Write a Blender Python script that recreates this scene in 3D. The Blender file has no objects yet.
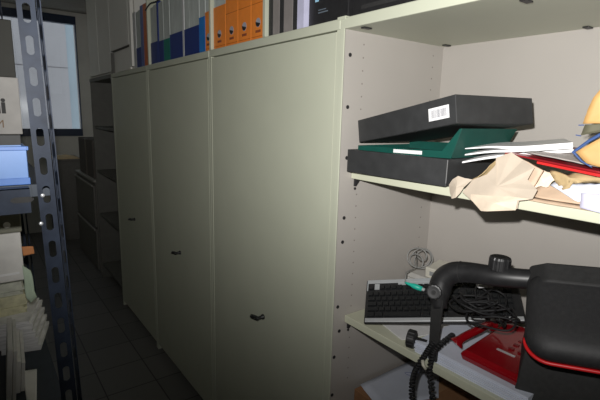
import bpy, bmesh, math, random
from mathutils import Vector, Matrix, Euler
random.seed(7)
S = bpy.context.scene
C = S.collection
PI = math.pi

# ---------------------------------------------------------------- camera, world, light, exposure
CR = Vector((0.80492, -0.59287, 0.02476))      # camera right in world
CD = Vector((-0.09153, -0.16528, -0.98199))    # camera down
CF = Vector((0.58628, 0.78816, -0.18730))      # camera forward
CAM = Vector((-0.95, 0.0, 1.70))
cd = bpy.data.cameras.new('camera')
cd.sensor_width = 36; cd.lens = 36*438.7/600; cd.clip_start = .02; cd.clip_end = 100
cam = bpy.data.objects.new('camera', cd); C.objects.link(cam)
m = Matrix.Identity(4)
for i in range(3):
    m[i][0] = CR[i]; m[i][1] = -CD[i]; m[i][2] = -CF[i]; m[i][3] = CAM[i]
cam.matrix_world = m
S.camera = cam

w = bpy.data.worlds.new('world'); S.world = w; w.use_nodes = True
w.node_tree.nodes['Background'].inputs[0].default_value = (.90, .94, 1, 1)
w.node_tree.nodes['Background'].inputs[1].default_value = 0.85

fl = bpy.data.lights.new('camera_flash', 'SPOT')           # the on-camera flash that lights this photograph
fl.energy = 124; fl.color = (1.0, .98, .955); fl.shadow_soft_size = .011
fl.spot_size = math.radians(140); fl.spot_blend = 1.0
flo = bpy.data.objects.new('camera_flash', fl); C.objects.link(flo)
flo.location = CAM - CD*.085 - CR*.022 + CF*.02
aim = (CF + CR*.21 - CD*.20).normalized()
flo.rotation_euler = aim.to_track_quat('-Z', 'Y').to_euler(); flo.scale = (1, .45, 1)   # the flash window is wide and low

tb = bpy.data.lights.new('far_end_fill', 'AREA')      # added fill light, no lamp seen, to brighten the corridor's far end
tb.energy = 1.5; tb.shape = 'RECTANGLE'; tb.size = .3; tb.size_y = 1.2; tb.color = (.95, 1, .95)
tbo = bpy.data.objects.new('far_end_fill', tb); C.objects.link(tbo)
tbo.location = (-.9, 5.2, 2.93)

S.view_settings.view_transform = 'Standard'
S.view_settings.look = 'None'
S.view_settings.gamma = 1
S.view_settings.use_curve_mapping = False
S.view_settings.exposure = 0.0

# ---------------------------------------------------------------- helpers
MATS = {}
def mat(n, col, rough=.55, metal=0, var=.08, scale=25, bump=0.0, spec=.5, stretch=None, coat=0):
    if n in MATS: return MATS[n]
    M = bpy.data.materials.new(n); M.use_nodes = True
    nt = M.node_tree; b = nt.nodes['Principled BSDF']
    b.inputs['Roughness'].default_value = rough; b.inputs['Metallic'].default_value = metal
    b.inputs['Specular IOR Level'].default_value = spec
    b.inputs['Coat Weight'].default_value = coat
    tc = nt.nodes.new('ShaderNodeTexCoord'); no = nt.nodes.new('ShaderNodeTexNoise')
    no.inputs['Scale'].default_value = scale; no.inputs['Detail'].default_value = 5
    src = tc.outputs['Object']
    if stretch:
        mp = nt.nodes.new('ShaderNodeMapping'); mp.inputs['Scale'].default_value = stretch
        nt.links.new(src, mp.inputs[0]); src = mp.outputs[0]
    nt.links.new(src, no.inputs['Vector'])
    cr = nt.nodes.new('ShaderNodeValToRGB'); cr.color_ramp.elements[0].position = .3; cr.color_ramp.elements[1].position = .7
    cr.color_ramp.elements[0].color = tuple(c*(1-var) for c in col) + (1,)
    cr.color_ramp.elements[1].color = tuple(min(1, c*(1+var)) for c in col) + (1,)
    nt.links.new(no.outputs['Fac'], cr.inputs[0]); nt.links.new(cr.outputs[0], b.inputs['Base Color'])
    if bump:
        bp = nt.nodes.new('ShaderNodeBump'); bp.inputs['Strength'].default_value = bump; bp.inputs['Distance'].default_value = .002
        nt.links.new(no.outputs['Fac'], bp.inputs['Height']); nt.links.new(bp.outputs[0], b.inputs['Normal'])
    MATS[n] = M
    return M

def tag(o, label=None, cat=None, group=None, kind=None):
    if label: o['label'] = label
    if cat: o['category'] = cat
    if group: o['group'] = group
    if kind: o['kind'] = kind
    return o

def empty(name, loc, label, cat, group=None, rot=(0, 0, 0)):
    o = bpy.data.objects.new(name, None); C.objects.link(o); o.location = loc; o.rotation_euler = rot
    o.empty_display_size = .05
    return tag(o, label, cat, group)

class MB:
    def __init__(s): s.bm = bmesh.new()
    def box(s, x0, y0, z0, x1, y1, z1, M=None):
        r = bmesh.ops.create_cube(s.bm, size=1)
        T = Matrix.Translation(((x0+x1)/2, (y0+y1)/2, (z0+z1)/2)) @ Matrix.Diagonal((abs(x1-x0), abs(y1-y0), abs(z1-z0), 1))
        if M is not None: T = M @ T
        bmesh.ops.transform(s.bm, matrix=T, verts=r['verts']); return s
    def prism(s, pts, d, M=None):
        """pts: 2D outline in XY, extruded from z=0 to z=d"""
        a = [s.bm.verts.new((p[0], p[1], 0)) for p in pts]; b = [s.bm.verts.new((p[0], p[1], d)) for p in pts]
        n = len(pts)
        s.bm.faces.new(a[::-1]); s.bm.faces.new(b)
        for i in range(n): s.bm.faces.new((a[i], a[(i+1) % n], b[(i+1) % n], b[i]))
        if M is not None: bmesh.ops.transform(s.bm, matrix=M, verts=a+b)
        return s
    def loft(s, rings, M=None, cap=True):
        R = [[s.bm.verts.new(p) for p in r] for r in rings]; n = len(R[0])
        for i in range(len(R)-1):
            for j in range(n): s.bm.faces.new((R[i][j], R[i][(j+1) % n], R[i+1][(j+1) % n], R[i+1][j]))
        if cap: s.bm.faces.new(R[0][::-1]); s.bm.faces.new(R[-1])
        if M is not None: bmesh.ops.transform(s.bm, matrix=M, verts=[v for r in R for v in r])
        return s
    def lathe(s, prof, M=None, n=28):
        return s.loft([[(r*math.cos(2*PI*k/n), r*math.sin(2*PI*k/n), z) for k in range(n)] for r, z in prof], M)
    def tube(s, pts, r, n=8, sc=(1, 1)):
        pts = [Vector(p) for p in pts]; rings = []; N = len(pts)
        up = None
        for i, p in enumerate(pts):
            t = (pts[min(i+1, N-1)]-pts[max(i-1, 0)])
            if t.length < 1e-9: t = Vector((0, 0, 1))
            t.normalize()
            if up is None:
                up = Vector((1, 0, 0)) if abs(t.x) < .8 else Vector((0, 0, 1))
            u = (up - t*up.dot(t)).normalized(); up = u; v = t.cross(u)
            rr = r[i] if isinstance(r, (list, tuple)) else r
            rings.append([tuple(p + u*(math.cos(2*PI*k/n)*rr*sc[0]) + v*(math.sin(2*PI*k/n)*rr*sc[1])) for k in range(n)])
        return s.loft(rings)
    def build(s, name, material, parent=None, bevel=0, seg=2, smooth=False, M=None):
        bmesh.ops.recalc_face_normals(s.bm, faces=s.bm.faces)
        me = bpy.data.meshes.new(name); s.bm.to_mesh(me); s.bm.free()
        o = bpy.data.objects.new(name, me); C.objects.link(o)
        if material: me.materials.append(material)
        if smooth:
            for p in me.polygons: p.use_smooth = True
        if bevel:
            b = o.modifiers.new('bevel', 'BEVEL'); b.width = bevel; b.segments = seg; b.limit_method = 'ANGLE'; b.angle_limit = math.radians(40)
        if M is not None: o.matrix_local = M
        if parent is not None: o.parent = parent
        return o

def B(name, x0, y0, z0, x1, y1, z1, material, parent=None, bevel=0):
    """a box whose mesh sits round its own origin; top-level boxes rest on their base centre"""
    if parent is None:
        cx, cy = (x0+x1)/2, (y0+y1)/2
        o = MB().box(x0-cx, y0-cy, 0, x1-cx, y1-cy, z1-z0).build(name, material, None, bevel)
        o.location = (cx, cy, z0); return o
    return MB().box(x0, y0, z0, x1, y1, z1).build(name, material, parent, bevel)

def catmull(P, k=8):
    P = [Vector(p) for p in P]; Q = [P[0]] + P + [P[-1]]; out = []
    for i in range(1, len(Q)-2):
        for j in range(k):
            t = j/k; a, b, c, d = Q[i-1], Q[i], Q[i+1], Q[i+2]
            out.append(.5*((2*b)+(-a+c)*t+(2*a-5*b+4*c-d)*t*t+(-a+3*b-3*c+d)*t**3))
    out.append(P[-1]); return out

def sheet(name, outline, material, centre=None, thick=.0012, parent=None, noise=.002, label=None, cat=None, group=None, subdiv=2, flat=False):
    """a sheet of paper or card: 3D outline, fan to a raised centre, crumpled a little, given real thickness"""
    base = sum((Vector(p) for p in outline), Vector())/len(outline)
    c = Vector(centre) if centre is not None else base
    bm = bmesh.new(); vs = [bm.verts.new(Vector(p)-base) for p in outline]; cv = bm.verts.new(c-base)
    for i in range(len(vs)): bm.faces.new((vs[i], vs[(i+1) % len(vs)], cv))
    for _ in range(subdiv):
        bmesh.ops.subdivide_edges(bm, edges=bm.edges[:], cuts=1, use_grid_fill=True)
    rnd = random.Random(name+str(len(outline))+str(base.x))
    for v in bm.verts:
        v.co += Vector((rnd.uniform(-1, 1), rnd.uniform(-1, 1), rnd.uniform(-1, 1)))*noise
    bmesh.ops.recalc_face_normals(bm, faces=bm.faces)
    me = bpy.data.meshes.new(name); bm.to_mesh(me); bm.free(); me.materials.append(material)
    for p in me.polygons: p.use_smooth = not flat
    o = bpy.data.objects.new(name, me); C.objects.link(o)
    so = o.modifiers.new('thickness', 'SOLIDIFY'); so.thickness = thick
    o.location = base
    if parent is not None: o.parent = parent
    if label: tag(o, label, cat, group)
    return o

# ---------------------------------------------------------------- materials
m_door = mat('cabinet_paint', (.52, .54, .43), .42, var=.02, scale=6)
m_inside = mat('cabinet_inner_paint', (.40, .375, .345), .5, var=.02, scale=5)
m_shelf = mat('shelf_paint', (.56, .57, .44), .45, var=.03, scale=8)
m_black = mat('black_plastic', (.018, .018, .019), .42, var=.2, scale=60)
m_blackm = mat('black_matt', (.02, .02, .02), .75, var=.2, scale=80, bump=.15)
m_boxblack = mat('black_box_card', (.03, .031, .032), .55, var=.15, scale=30)
m_green = mat('green_card', (.003, .060, .046), .5, var=.12, scale=20)
m_white = mat('white_paper', (.74, .74, .74), .7, var=.04, scale=30)
m_bluewhite = mat('bluish_white_paper', (.62, .66, .76), .65, var=.04, scale=20)
m_kraft = mat('kraft_lining', (.46, .39, .31), .75, var=.10, scale=18)
m_cream = mat('cream_torn_paper', (.66, .55, .43), .75, var=.1, scale=30)
m_tan = mat('tan_paper', (.42, .31, .16), .8, var=.15, scale=30)
m_yellow = mat('ochre_folder_card', (.49, .29, .105), .65, var=.06, scale=20)
m_bluecard = mat('blue_card_edge', (.03, .07, .2), .6)
m_red = mat('red_folder', (.62, .025, .025), .35, var=.08, scale=15)
m_redshade = mat('shaded_red_folder', (.25, .012, .018), .35, var=.08, scale=15)  # folder red darkened to paint in the shade beneath the sheets
m_redgloss = mat('glossy_red_plastic', (.24, .003, .007), .2, var=.1, scale=12, coat=.6)
m_silver = mat('silver_plastic', (.62, .64, .66), .3, .5, var=.04, scale=40)
m_greyplastic = mat('grey_plastic', (.27, .28, .28), .45, var=.05)
m_kbgrey = mat('keyboard_silver_grey', (.38, .40, .41), .4, var=.04)
m_key = mat('black_key', (.014, .015, .016), .4, var=.1)
m_cable = mat('black_cable_rubber', (.013, .013, .014), .6, var=.1, spec=.3)
m_teal = mat('teal_plug', (.02, .48, .36), .4, var=.05)
m_greycable = mat('grey_cable', (.26, .26, .25), .5, var=.05)
m_beige = mat('beige_plastic', (.6, .58, .5), .5)
m_card = mat('brown_cardboard', (.30, .15, .07), .8, var=.12, scale=20)
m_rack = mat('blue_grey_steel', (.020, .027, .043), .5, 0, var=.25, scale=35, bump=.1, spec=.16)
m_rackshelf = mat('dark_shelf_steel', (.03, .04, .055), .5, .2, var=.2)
m_floor = None
m_wallp = mat('wall_paint', (.70, .69, .64), .8, var=.06, scale=3)
m_ceil = mat('ceiling_panel', (.30, .28, .24), .8, var=.3, scale=3, stretch=(1, 22, 1), bump=.4)
m_navy = mat('navy_frame_paint', (.015, .03, .07), .4)
m_overhead = mat('overhead_cabinet_paint', (.74, .73, .68), .5, var=.03, scale=4)

def floor_mat():
    M = bpy.data.materials.new('floor_tiles'); M.use_nodes = True; nt = M.node_tree; b = nt.nodes['Principled BSDF']
    tc = nt.nodes.new('ShaderNodeTexCoord'); br = nt.nodes.new('ShaderNodeTexBrick')
    br.offset = 0; br.inputs['Scale'].default_value = 1; br.inputs['Brick Width'].default_value = .3; br.inputs['Row Height'].default_value = .3
    br.inputs['Mortar Size'].default_value = .004
    br.inputs['Color1'].default_value = (.15, .145, .135, 1); br.inputs['Color2'].default_value = (.12, .117, .11, 1); br.inputs['Mortar'].default_value = (.04, .04, .037, 1)
    nt.links.new(tc.outputs['Object'], br.inputs['Vector']); nt.links.new(br.outputs['Color'], b.inputs['Base Color'])
    b.inputs['Roughness'].default_value = .5
    return M

# ---------------------------------------------------------------- the room
YE, XR, XL, YB, ZC = 7.0, .52, -2.0, -1.8, 3.02
def struct(name, *a):
    o = B(name, *a); o['kind'] = 'structure'; return o
struct('floor', XL, YB, -.1, XR, YE, 0, floor_mat())
struct('ceiling', XL, YB, ZC, XR, YE, ZC+.1, m_ceil)
struct('wall_right', XR, YB, 0, XR+.1, YE, ZC, m_wallp)
struct('wall_left', XL-.1, YB, 0, XL, YE, ZC, m_wallp)
struct('wall_back', XL-.1, YB-.1, 0, XR+.1, YB, ZC, m_wallp)
# far wall with its window opening: x -0.62..0.32, z 1.34..2.97
wx0, wx1, wz0, wz1 = -.62, .325, 1.345, 2.965
bw = MB()
bw.box(XL-.1, YE, 0, wx0, YE+.18, ZC); bw.box(wx1, YE, 0, XR+.1, YE+.18, ZC)
bw.box(wx0, YE, 0, wx1, YE+.18, wz0); bw.box(wx0, YE, wz1, wx1, YE+.18, ZC)
o = bw.build('wall_far', m_wallp); o['kind'] = 'structure'
wf = bpy.data.objects.new('window_1', None); C.objects.link(wf); wf.location = (0, YE, 0); wf['kind'] = 'structure'
f = MB(); f.box(wx0, -.02, wz1-.105, wx1, .06, wz1); f.box(wx0, -.02, wz0, wx1, .06, wz0+.1)
f.box(wx0, -.01, wz0, wx0+.03, .06, wz1); f.box(wx1-.012, -.01, wz0, wx1, .06, wz1)
f.build('window_frame', m_navy, wf)
G = bpy.data.materials.new('window_glass'); G.use_nodes = True; nt = G.node_tree; nt.nodes.clear()
go = nt.nodes.new('ShaderNodeOutputMaterial'); mx = nt.nodes.new('ShaderNodeMixShader'); tr = nt.nodes.new('ShaderNodeBsdfTransparent'); gl = nt.nodes.new('ShaderNodeBsdfGlossy')
gl.inputs['Roughness'].default_value = .02; mx.inputs[0].default_value = .05; tr.inputs[0].default_value = (.93, .96, .97, 1)
nt.links.new(tr.outputs[0], mx.inputs[1]); nt.links.new(gl.outputs[0], mx.inputs[2]); nt.links.new(mx.outputs[0], go.inputs[0])
MB().box(wx0+.03, .03, wz0+.1, wx1-.012, .036, wz1-.105).build('window_pane', G, wf)

# the building seen through the window
m_fac = mat('facade_render', (.50, .48, .49), .8, var=.05, scale=1.2)
m_fac2 = mat('facade_blue_panel', (.42, .50, .55), .6, var=.10, scale=1.5)
fac = empty('facade', (0, 9.0, -3), 'pale rendered facade of the building seen through the far window', 'building')
MB().box(-2.5, 0, 0, .52, .3, 5.43).box(-2.5, 0, 5.45, .52, .3, 9).box(-2.5, .02, 5.4, .52, .3, 5.5).build('facade_wall', m_fac, fac)
MB().box(.52, .02, 0, 1.8, .3, 9).build('side_panel', m_fac2, fac)

# ---------------------------------------------------------------- the row of steel cabinets
H = 2.0; DEP = .50
def handle(par, y, z):
    h = MB()
    pts = catmull([(-.028, -.012, 0), (-.034, 0, .002), (-.033, .02, -.002), (-.031, .042, -.008)], 5)
    h.tube([(p.x, p.y+y, p.z+z) for p in pts], [.009]*len(pts), 10)
    hd = h.build('handle', m_black, par, smooth=True)
    MB().lathe([(.012, 0), (.012, .006), (.008, .008), (.007, .03), (.009, .032)], Matrix.Translation((0, y-.006, z)) @ Matrix.Rotation(-PI/2, 4, 'Y')).build('handle_rosette', m_black, hd, smooth=True)
    return hd

def cabinet(y0, y1, label, hy, hz, seam):
    r = empty('steel_cabinet', (0, y0, 0), label, 'cabinet', 'closed steel cabinets in the row')
    W = y1-y0; t = .018
    MB().box(0, 0, 0, DEP, t, H-.032).box(0, W-t, 0, DEP, W, H-.032).box(DEP-.01, t, 0, DEP, W-t, H-.032).box(.03, t, 0, .05, W-t, .05).build('cabinet_body', m_door, r)
    B('top_panel', -.004, 0, H-.032, DEP, W, H, m_door, r, .003)
    for a, b in ((t+.003, seam-y0-.0003), (seam-y0+.0003, W-t-.003)):
        B('door', .001 if a > .3 else .0, a, .045, .022, b, H-.037, m_door, r)
    handle(r, hy-y0, hz)
    return r
cabinet(1.086, 2.034, 'closed cream steel cabinet beside the open shelves, nearest of the closed ones', 1.53, .835, 1.57)
cabinet(2.036, 2.984, 'closed cream steel cabinet in the middle, between two other closed cabinets', 2.49, .868, 2.51)
cabinet(2.986, 3.898, 'closed steel cabinet farthest down the row, next to the tall open bookcase', 3.42, .886, 3.44)

# open cabinet in front
oc = empty('open_cabinet', (0, .13, 0), 'cream steel cabinet without doors, nearest in the row, holding boxes and office clutter', 'cabinet')
y0, y1 = .13, 1.084; W = y1-y0; t = .018
def side_panel(yy, sgn):
    p = B('side_panel', -.002, yy, 0, DEP, yy+t, H-.03, m_inside, oc, .002)
    return p
sp = side_panel(W-t, 1); side_panel(0, -1)
B('front_edge', -.004, W-t, 0, .002, W, H-.03, m_door, oc, .001)
B('back_panel', DEP-.008, t, 0, DEP, W-t, H-.03, m_inside, oc)
B('top_panel', -.005, 0, H-.033, DEP, W, H, m_door, oc, .003)
MB().box(-.008, W-.026, H-.006, -.0055, W+.012, H+.004).box(-.0055, W-.026, H+.0005, .03, W+.012, H+.004).build('corner_cap', m_door, oc, .004)
# black plugs on the left side panel and shelf clips
hp = W-t
for x, z in [(.024, 1.893), (.023, 1.733), (.029, 1.57), (.029, 1.368), (.027, 1.284), (.018, 1.051), (.03, .957), (.011, .862), (.009, .713)]:
    MB().lathe([(.0062, 0), (.0062, .0018), (.004, .0025)], Matrix.Translation((x, hp, z)) @ Matrix.Rotation(PI/2, 4, 'X'), 14).build('hole_plug', m_black, oc)
for xx in (.082, .435):
  for i in range(30):
        z = 1.93 - i*.0405
        MB().lathe([(.0028, 0), (.0028, .0006)], Matrix.Translation((xx, hp, z)) @ Matrix.Rotation(PI/2, 4, 'X'), 8).build('pin_hole', mat('pin_hole_plug', (.22, .20, .18), .7), oc)
for x, y in ((.03, 1.005), (.46, 1.03), (.07, .545), (.50-.03, .573)):
    MB().box(x-.016, y-.13-.008, H-.037, x+.016, y-.13+.008, H-.033).build('panel_clip', m_black, oc, .001)
for z in (1.527, 1.012, .43):
    B('shelf', .052, t+.001, z-.026, DEP-.01, W-t-.001, z, m_shelf, oc, .002)
    for xx in (.066, .43):
        MB().prism([(0, 0), (.026, 0), (.018, -.012), (.006, -.026), (0, -.026)], .008, Matrix.Translation((xx, hp, z-.027)) @ Matrix.Rotation(PI/2, 4, 'X')).build('shelf_bracket', m_black, oc)
        MB().lathe([(.0045, 0), (.0045, .003)], Matrix.Translation((xx+.006, hp, z-.062)) @ Matrix.Rotation(PI/2, 4, 'X'), 12).build('hole_plug', m_black, oc)

# tall open bookcase at the end of the row
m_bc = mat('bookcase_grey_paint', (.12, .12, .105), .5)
bc = empty('bookcase', (0, 3.9, 0), 'tall open steel bookcase with empty shelves at the far end of the cabinet row', 'bookcase')
Wb = .80
B('side_panel', 0, 0, 0, DEP, .02, H-.03, m_bc, bc); B('side_panel', 0, Wb-.02, 0, DEP, Wb, H-.03, m_bc, bc)
B('back_panel', DEP-.01, .02, 0, DEP, Wb-.02, H-.03, m_bc, bc); B('top_panel', -.004, 0, H-.03, DEP, Wb, H, m_bc, bc)
for z in (1.56, 1.13, .69, .16):
    B('shelf', .01, .021, z-.025, DEP-.01, Wb-.021, z, m_bc, bc)

# ---------------------------------------------------------------- upper shelving on top of the cabinets
hu = empty('top_shelf_unit', (0, 1.53, H+.001), 'open cream shelving unit standing on top of the closed cabinets, full of document files', 'shelving')
for yy in (0, .485, 1.40):
    B('upright', -.002, yy, 0, .33, yy+.018, .50, m_door, hu, .001)
B('back_panel', .33, 0, 0, .338, 1.418, .50, m_door, hu); B('top_panel', -.002, 0, .50, .338, 1.418, .52, m_door, hu)

def box_file(ya, yb, zl, zt, front, label, cat='file', logo=None, group=None, tilt=0):
    """magazine file: coloured box with a low front, sheets of paper standing in it"""
    r = empty('magazine_file', (.012, ya+.0008, H+.0015), label, cat, group)
    Wf = yb-ya-.0016; zl -= H; zt -= H
    b = MB(); D = .24
    b.box(0, 0, 0, .002, Wf, zl)
    for yy in (0, Wf-.0015):
        b.loft([[(0.002, yy, 0), (D, yy, 0), (D, yy, zt), (.11, yy, zt), (.002, yy, zl)], [(0.002, yy+.0015, 0), (D, yy+.0015, 0), (D, yy+.0015, zt), (.11, yy+.0015, zt), (.002, yy+.0015, zl)]])
    b.box(.002, .0015, 0, D, Wf-.0015, .002); b.box(D-.002, .0015, .002, D, Wf-.0015, zt)
    b.build('file_box', front, r)
    if zl < .36:
        n = max(1, int(Wf/.05)); p = MB()
        for k in range(n):
            a = .003+(Wf-.006)*k/n; e = .003+(Wf-.006)*(k+1)/n-.0015
            p.box(.0025+random.random()*.001, a, .003, .215, e+.001, zt-.01-random.random()*.015)
        p.build('papers', mat('file_papers', (.48, .52, .50), .8, var=.12, scale=30, stretch=(1, 1, .3)), r)
    if logo:
        c = Wf/2
        MB().lathe([(.018, 0), (.018, .0008)], Matrix.Translation((0, c, .064)) @ Matrix.Rotation(-PI/2, 4, 'Y'), 18).build('round_logo', mat('logo_grey', (.35, .36, .42), .5), r)
        MB().prism([(.019*math.cos(a), .019*math.sin(a)) for a in [PI*(.1+.9*k/8) for k in range(9)]], .0012, Matrix.Translation((0, c, .067)) @ Matrix.Rotation(-PI/2, 4, 'Y') @ Matrix.Rotation(PI/2, 4, 'Z') @ Matrix.Rotation(-.4, 4, 'Z')).build('logo_cap', m_black, r)
        p = MB()
        for k in range(5): p.box(-.0008, c-.019+.008*k, .026, 0, c-.0135+.008*k, .036)
        p.build('printed_mark', mat('print_brown', (.12, .03, .02), .6), r)
        for zq in ((.010, .137) if zl > .2 else (.010,)): MB().box(-.0006, .002, zq, 0, Wf-.002, zq+.0025).build('printed_line', mat('print_line', (.45, .11, .01), .6), r)
    return r
m_or = mat('orange_card', (.80, .24, .035), .5, var=.05)
m_nv = mat('navy_card', (.01, .03, .18), .5, var=.05)
m_bb = mat('bright_blue_card', (.01, .18, .55), .45)
m_gn = mat('teal_green_card', (.0, .17, .13), .5)
m_bp = mat('blue_violet_card', (.10, .14, .33), .5)
m_gb = mat('grey_blue_card', (.36, .42, .50), .6)
m_lg = mat('light_grey_card', (.55, .56, .56), .6)
m_dor = mat('dark_orange_card', (.50, .12, .02), .5)
gf = 'magazine files on the cabinets'
ZT = H+.36
box_file(1.549, 1.660, ZT, ZT, m_or, 'orange file with round logo, beside the black and grey files', logo=1, group=gf)
box_file(1.662, 1.772, ZT, ZT, m_or, 'orange file with round logo, second to the left of the black and grey files', logo=1, group=gf)
box_file(1.774, 1.888, ZT, ZT, m_or, 'orange file with round logo, third from the black and grey files', logo=1, group=gf)
box_file(1.890, 2.012, H+.186, ZT, m_or, 'orange low-fronted magazine file just right of the cream upright', logo=1, group=gf)
box_file(2.036, 2.106, H+.182, ZT, m_or, 'orange low-fronted magazine file just left of the cream upright', logo=1, group=gf)
box_file(2.108, 2.178, H+.168, ZT, m_bb, 'narrow bright blue magazine file next to the orange one', group=gf)
box_file(2.180, 2.372, H+.138, ZT, m_nv, 'wide navy blue magazine file next to the bright blue one', group=gf)
B_ = box_file(2.374, 2.396, ZT, ZT, m_lg, 'thin whitish file standing between the two wide navy ones', group=gf)
box_file(2.398, 2.588, H+.138, ZT, m_nv, 'wide navy blue magazine file next to the green one', group=gf)
box_file(2.590, 2.690, H+.125, ZT, m_gn, 'green low-fronted magazine file with papers in it', group=gf)
box_file(2.692, 2.778, H+.125, ZT, m_nv, 'narrow navy magazine file next to the green one', group=gf)
box_file(2.780, 2.800, ZT, ZT, m_nv, 'very thin dark blue file between two narrow navy ones', group=gf)
box_file(2.802, 2.925, H+.130, ZT, m_nv, 'navy magazine file against the far cream upright', group=gf)
box_file(2.952, 3.060, H+.385, H+.385, m_dor, 'dark orange file just left of the far cream upright', group=gf)
box_file(3.062, 3.122, H+.385, H+.385, m_bp, 'blue-violet file beside the dark orange one', group=gf)
box_file(3.124, 3.228, H+.13, H+.385, m_nv, 'blue low-fronted magazine file farthest down the row', group=gf)
box_file(3.230, 3.290, H+.37, H+.37, m_lg, 'light grey file at the end, against the pale overhead cabinet', group=gf)
# right of the unit, on the bare cabinet top
g2 = 'black and grey files on the nearest closed cabinet'
for a, b, mm, lb in [(1.498, 1.526, m_boxblack, 'black file standing against the orange files'),
                     (1.452, 1.496, mat('dark_grey_card', (.24, .22, .21), .6), 'narrow grey file between the two left black files'),
                     (1.424, 1.450, m_boxblack, 'black file standing between the two grey files'),
                     (1.366, 1.422, MATS['dark_grey_card'], 'wider grey file between the middle and right black files'),
                     (1.340, 1.364, m_boxblack, 'black file standing against the lavender white folder')]:
    box_file(a, b, ZT, ZT, mm, lb, group=g2)
lf = box_file(1.298, 1.338, ZT, ZT, mat('lavender_card', (.55, .55, .72), .5), 'lavender white folder standing between black file and black device box')
# black device boxes on top
db = empty('device_box', (.03, 1.09, H+.007), 'black printed device box on the cabinets, next to the lavender folder', 'box')
MB().box(0, 0, 0, .3, .204, .22).build('box_body', m_black, db, .003)
m_ic = mat('pale_blue_print', (.35, .62, .80), .4)
MB().box(-.001, .150, .075, .0, .168, .100).box(-.001, .112, .083, 0, .130, .102).build('picture_print', m_ic, db)
MB().box(-.001, .10, .036, 0, .15, .040).box(-.001, .11, .045, 0, .15, .048).build('text_print', mat('dim_print', (.12, .15, .18), .4), db)
db2 = empty('printer', (.03, .66, H+.001), 'low black office machine on top of the open cabinet', 'machine')
MB().prism([(0, 0), (.38, 0), (.38, .20), (.06, .20), (.02, .14), (0, .13)], .41, Matrix(((1, 0, 0, 0), (0, 0, -1, .41), (0, 1, 0, 0), (0, 0, 0, 1)))).build('machine_body', m_black, db2, .006)
MB().box(-.003, .03, .02, .0, .37, .032).build('front_slot', m_blackm, db2)
# thin black tube drawn over the far files
tag(MB().tube(catmull([(-.005, 2.95, 2.33), (-.008, 2.85, 2.352), (-.008, 2.72, 2.345), (-.008, 2.62, 2.36), (-.005, 2.55, 2.40)], 6), .004).build('dark_line', m_black, smooth=True), 'thin black line along the tops of the blue files', 'cable')

# overhead cabinet beyond the files
m_dgf = mat('dark_gap_frame', (.10, .10, .09), .6)
oh = empty('overhead_cabinet', (0, 3.30, H+.001), 'pale grey overhead cabinet above the farthest closed cabinet and bookcase', 'cabinet')
MB().box(.03, 0, 0, .45, 1.40, 1.0).build('cabinet_body', m_overhead, oh)
B('door', .005, .02, .02, .029, .075, .98, m_overhead, oh, .002)
B('door', .005, .60, .02, .029, 1.02, .98, m_overhead, oh, .002)
B('door', .005, 1.03, .02, .029, 1.39, .98, m_overhead, oh, .002)
B('door', .005, .08, .175, .029, .595, .98, m_overhead, oh, .002)
MB().box(.004, .08, .168, .029, .595, .172).box(.004, .591, .0, .029, .595, .165).build('recess_frame', m_dgf, oh)
B('sliding_panel', .012, .085, .005, .025, .49, .15, m_overhead, oh, .002)

# ---------------------------------------------------------------- far end of the corridor
dc = empty('drawer_pedestal', (0, 4.85, 0), 'low dark grey two-drawer metal pedestal beyond the bookcase', 'drawer cabinet')
m_dg = mat('dark_grey_metal', (.16, .155, .14), .5)
MB().box(.02, 0, 0, .48, 1.0, .98).build('cabinet_body', m_dg, dc)
B('top_panel', .0, -.01, .98, .49, 1.01, 1.0, mat('mid_grey_metal', (.33, .32, .29), .5), dc)
for z in (.03, .50):
    d = B('drawer', 0, .02, z, .02, .98, z+.44, m_dg, dc, .003)
    MB().box(-.014, .03, z+.43, .0, .97, z+.445).build('handle', MATS['mid_grey_metal'], d)
bx = empty('storage_carton', (.03, 4.95, 1.001), 'dark carton standing on the low two-drawer pedestal', 'box')
MB().box(0, 0, 0, .42, .72, .40).build('carton_body', mat('dark_carton', (.10, .09, .08), .8), bx, .004)
MB().box(-.002, .3, .0, 0, .36, .4).build('tape', mat('carton_tape', (.16, .14, .11), .5), bx)
cb = empty('low_cabinet', (-.16, 6.35, 0), 'dark low cabinet standing under the far window', 'cabinet')
MB().box(0, 0, .05, .33, .6, 1.06).box(.02, .02, 0, .31, .58, .05).build('cabinet_body', m_dg, cb)
B('top_panel', -.01, -.01, 1.06, .34, .61, 1.08, m_dg, cb)
B('door', .01, -.015, .08, .32, 0, 1.04, m_dg, cb, .002)
MB().box(.03, -.028, .5, .045, -.015, .62).build('handle', m_silver, cb)
o = sheet('tan_envelope', [(-.15, 6.36, 1.085), (.16, 6.36, 1.085), (.15, 6.8, 1.085), (-.14, 6.8, 1.085)], mat('manila', (.66, .50, .28), .7), (0, 6.5, 1.13), .02, label='tan envelope lying on the dark low cabinet under the window', cat='envelope', noise=.004)

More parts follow.
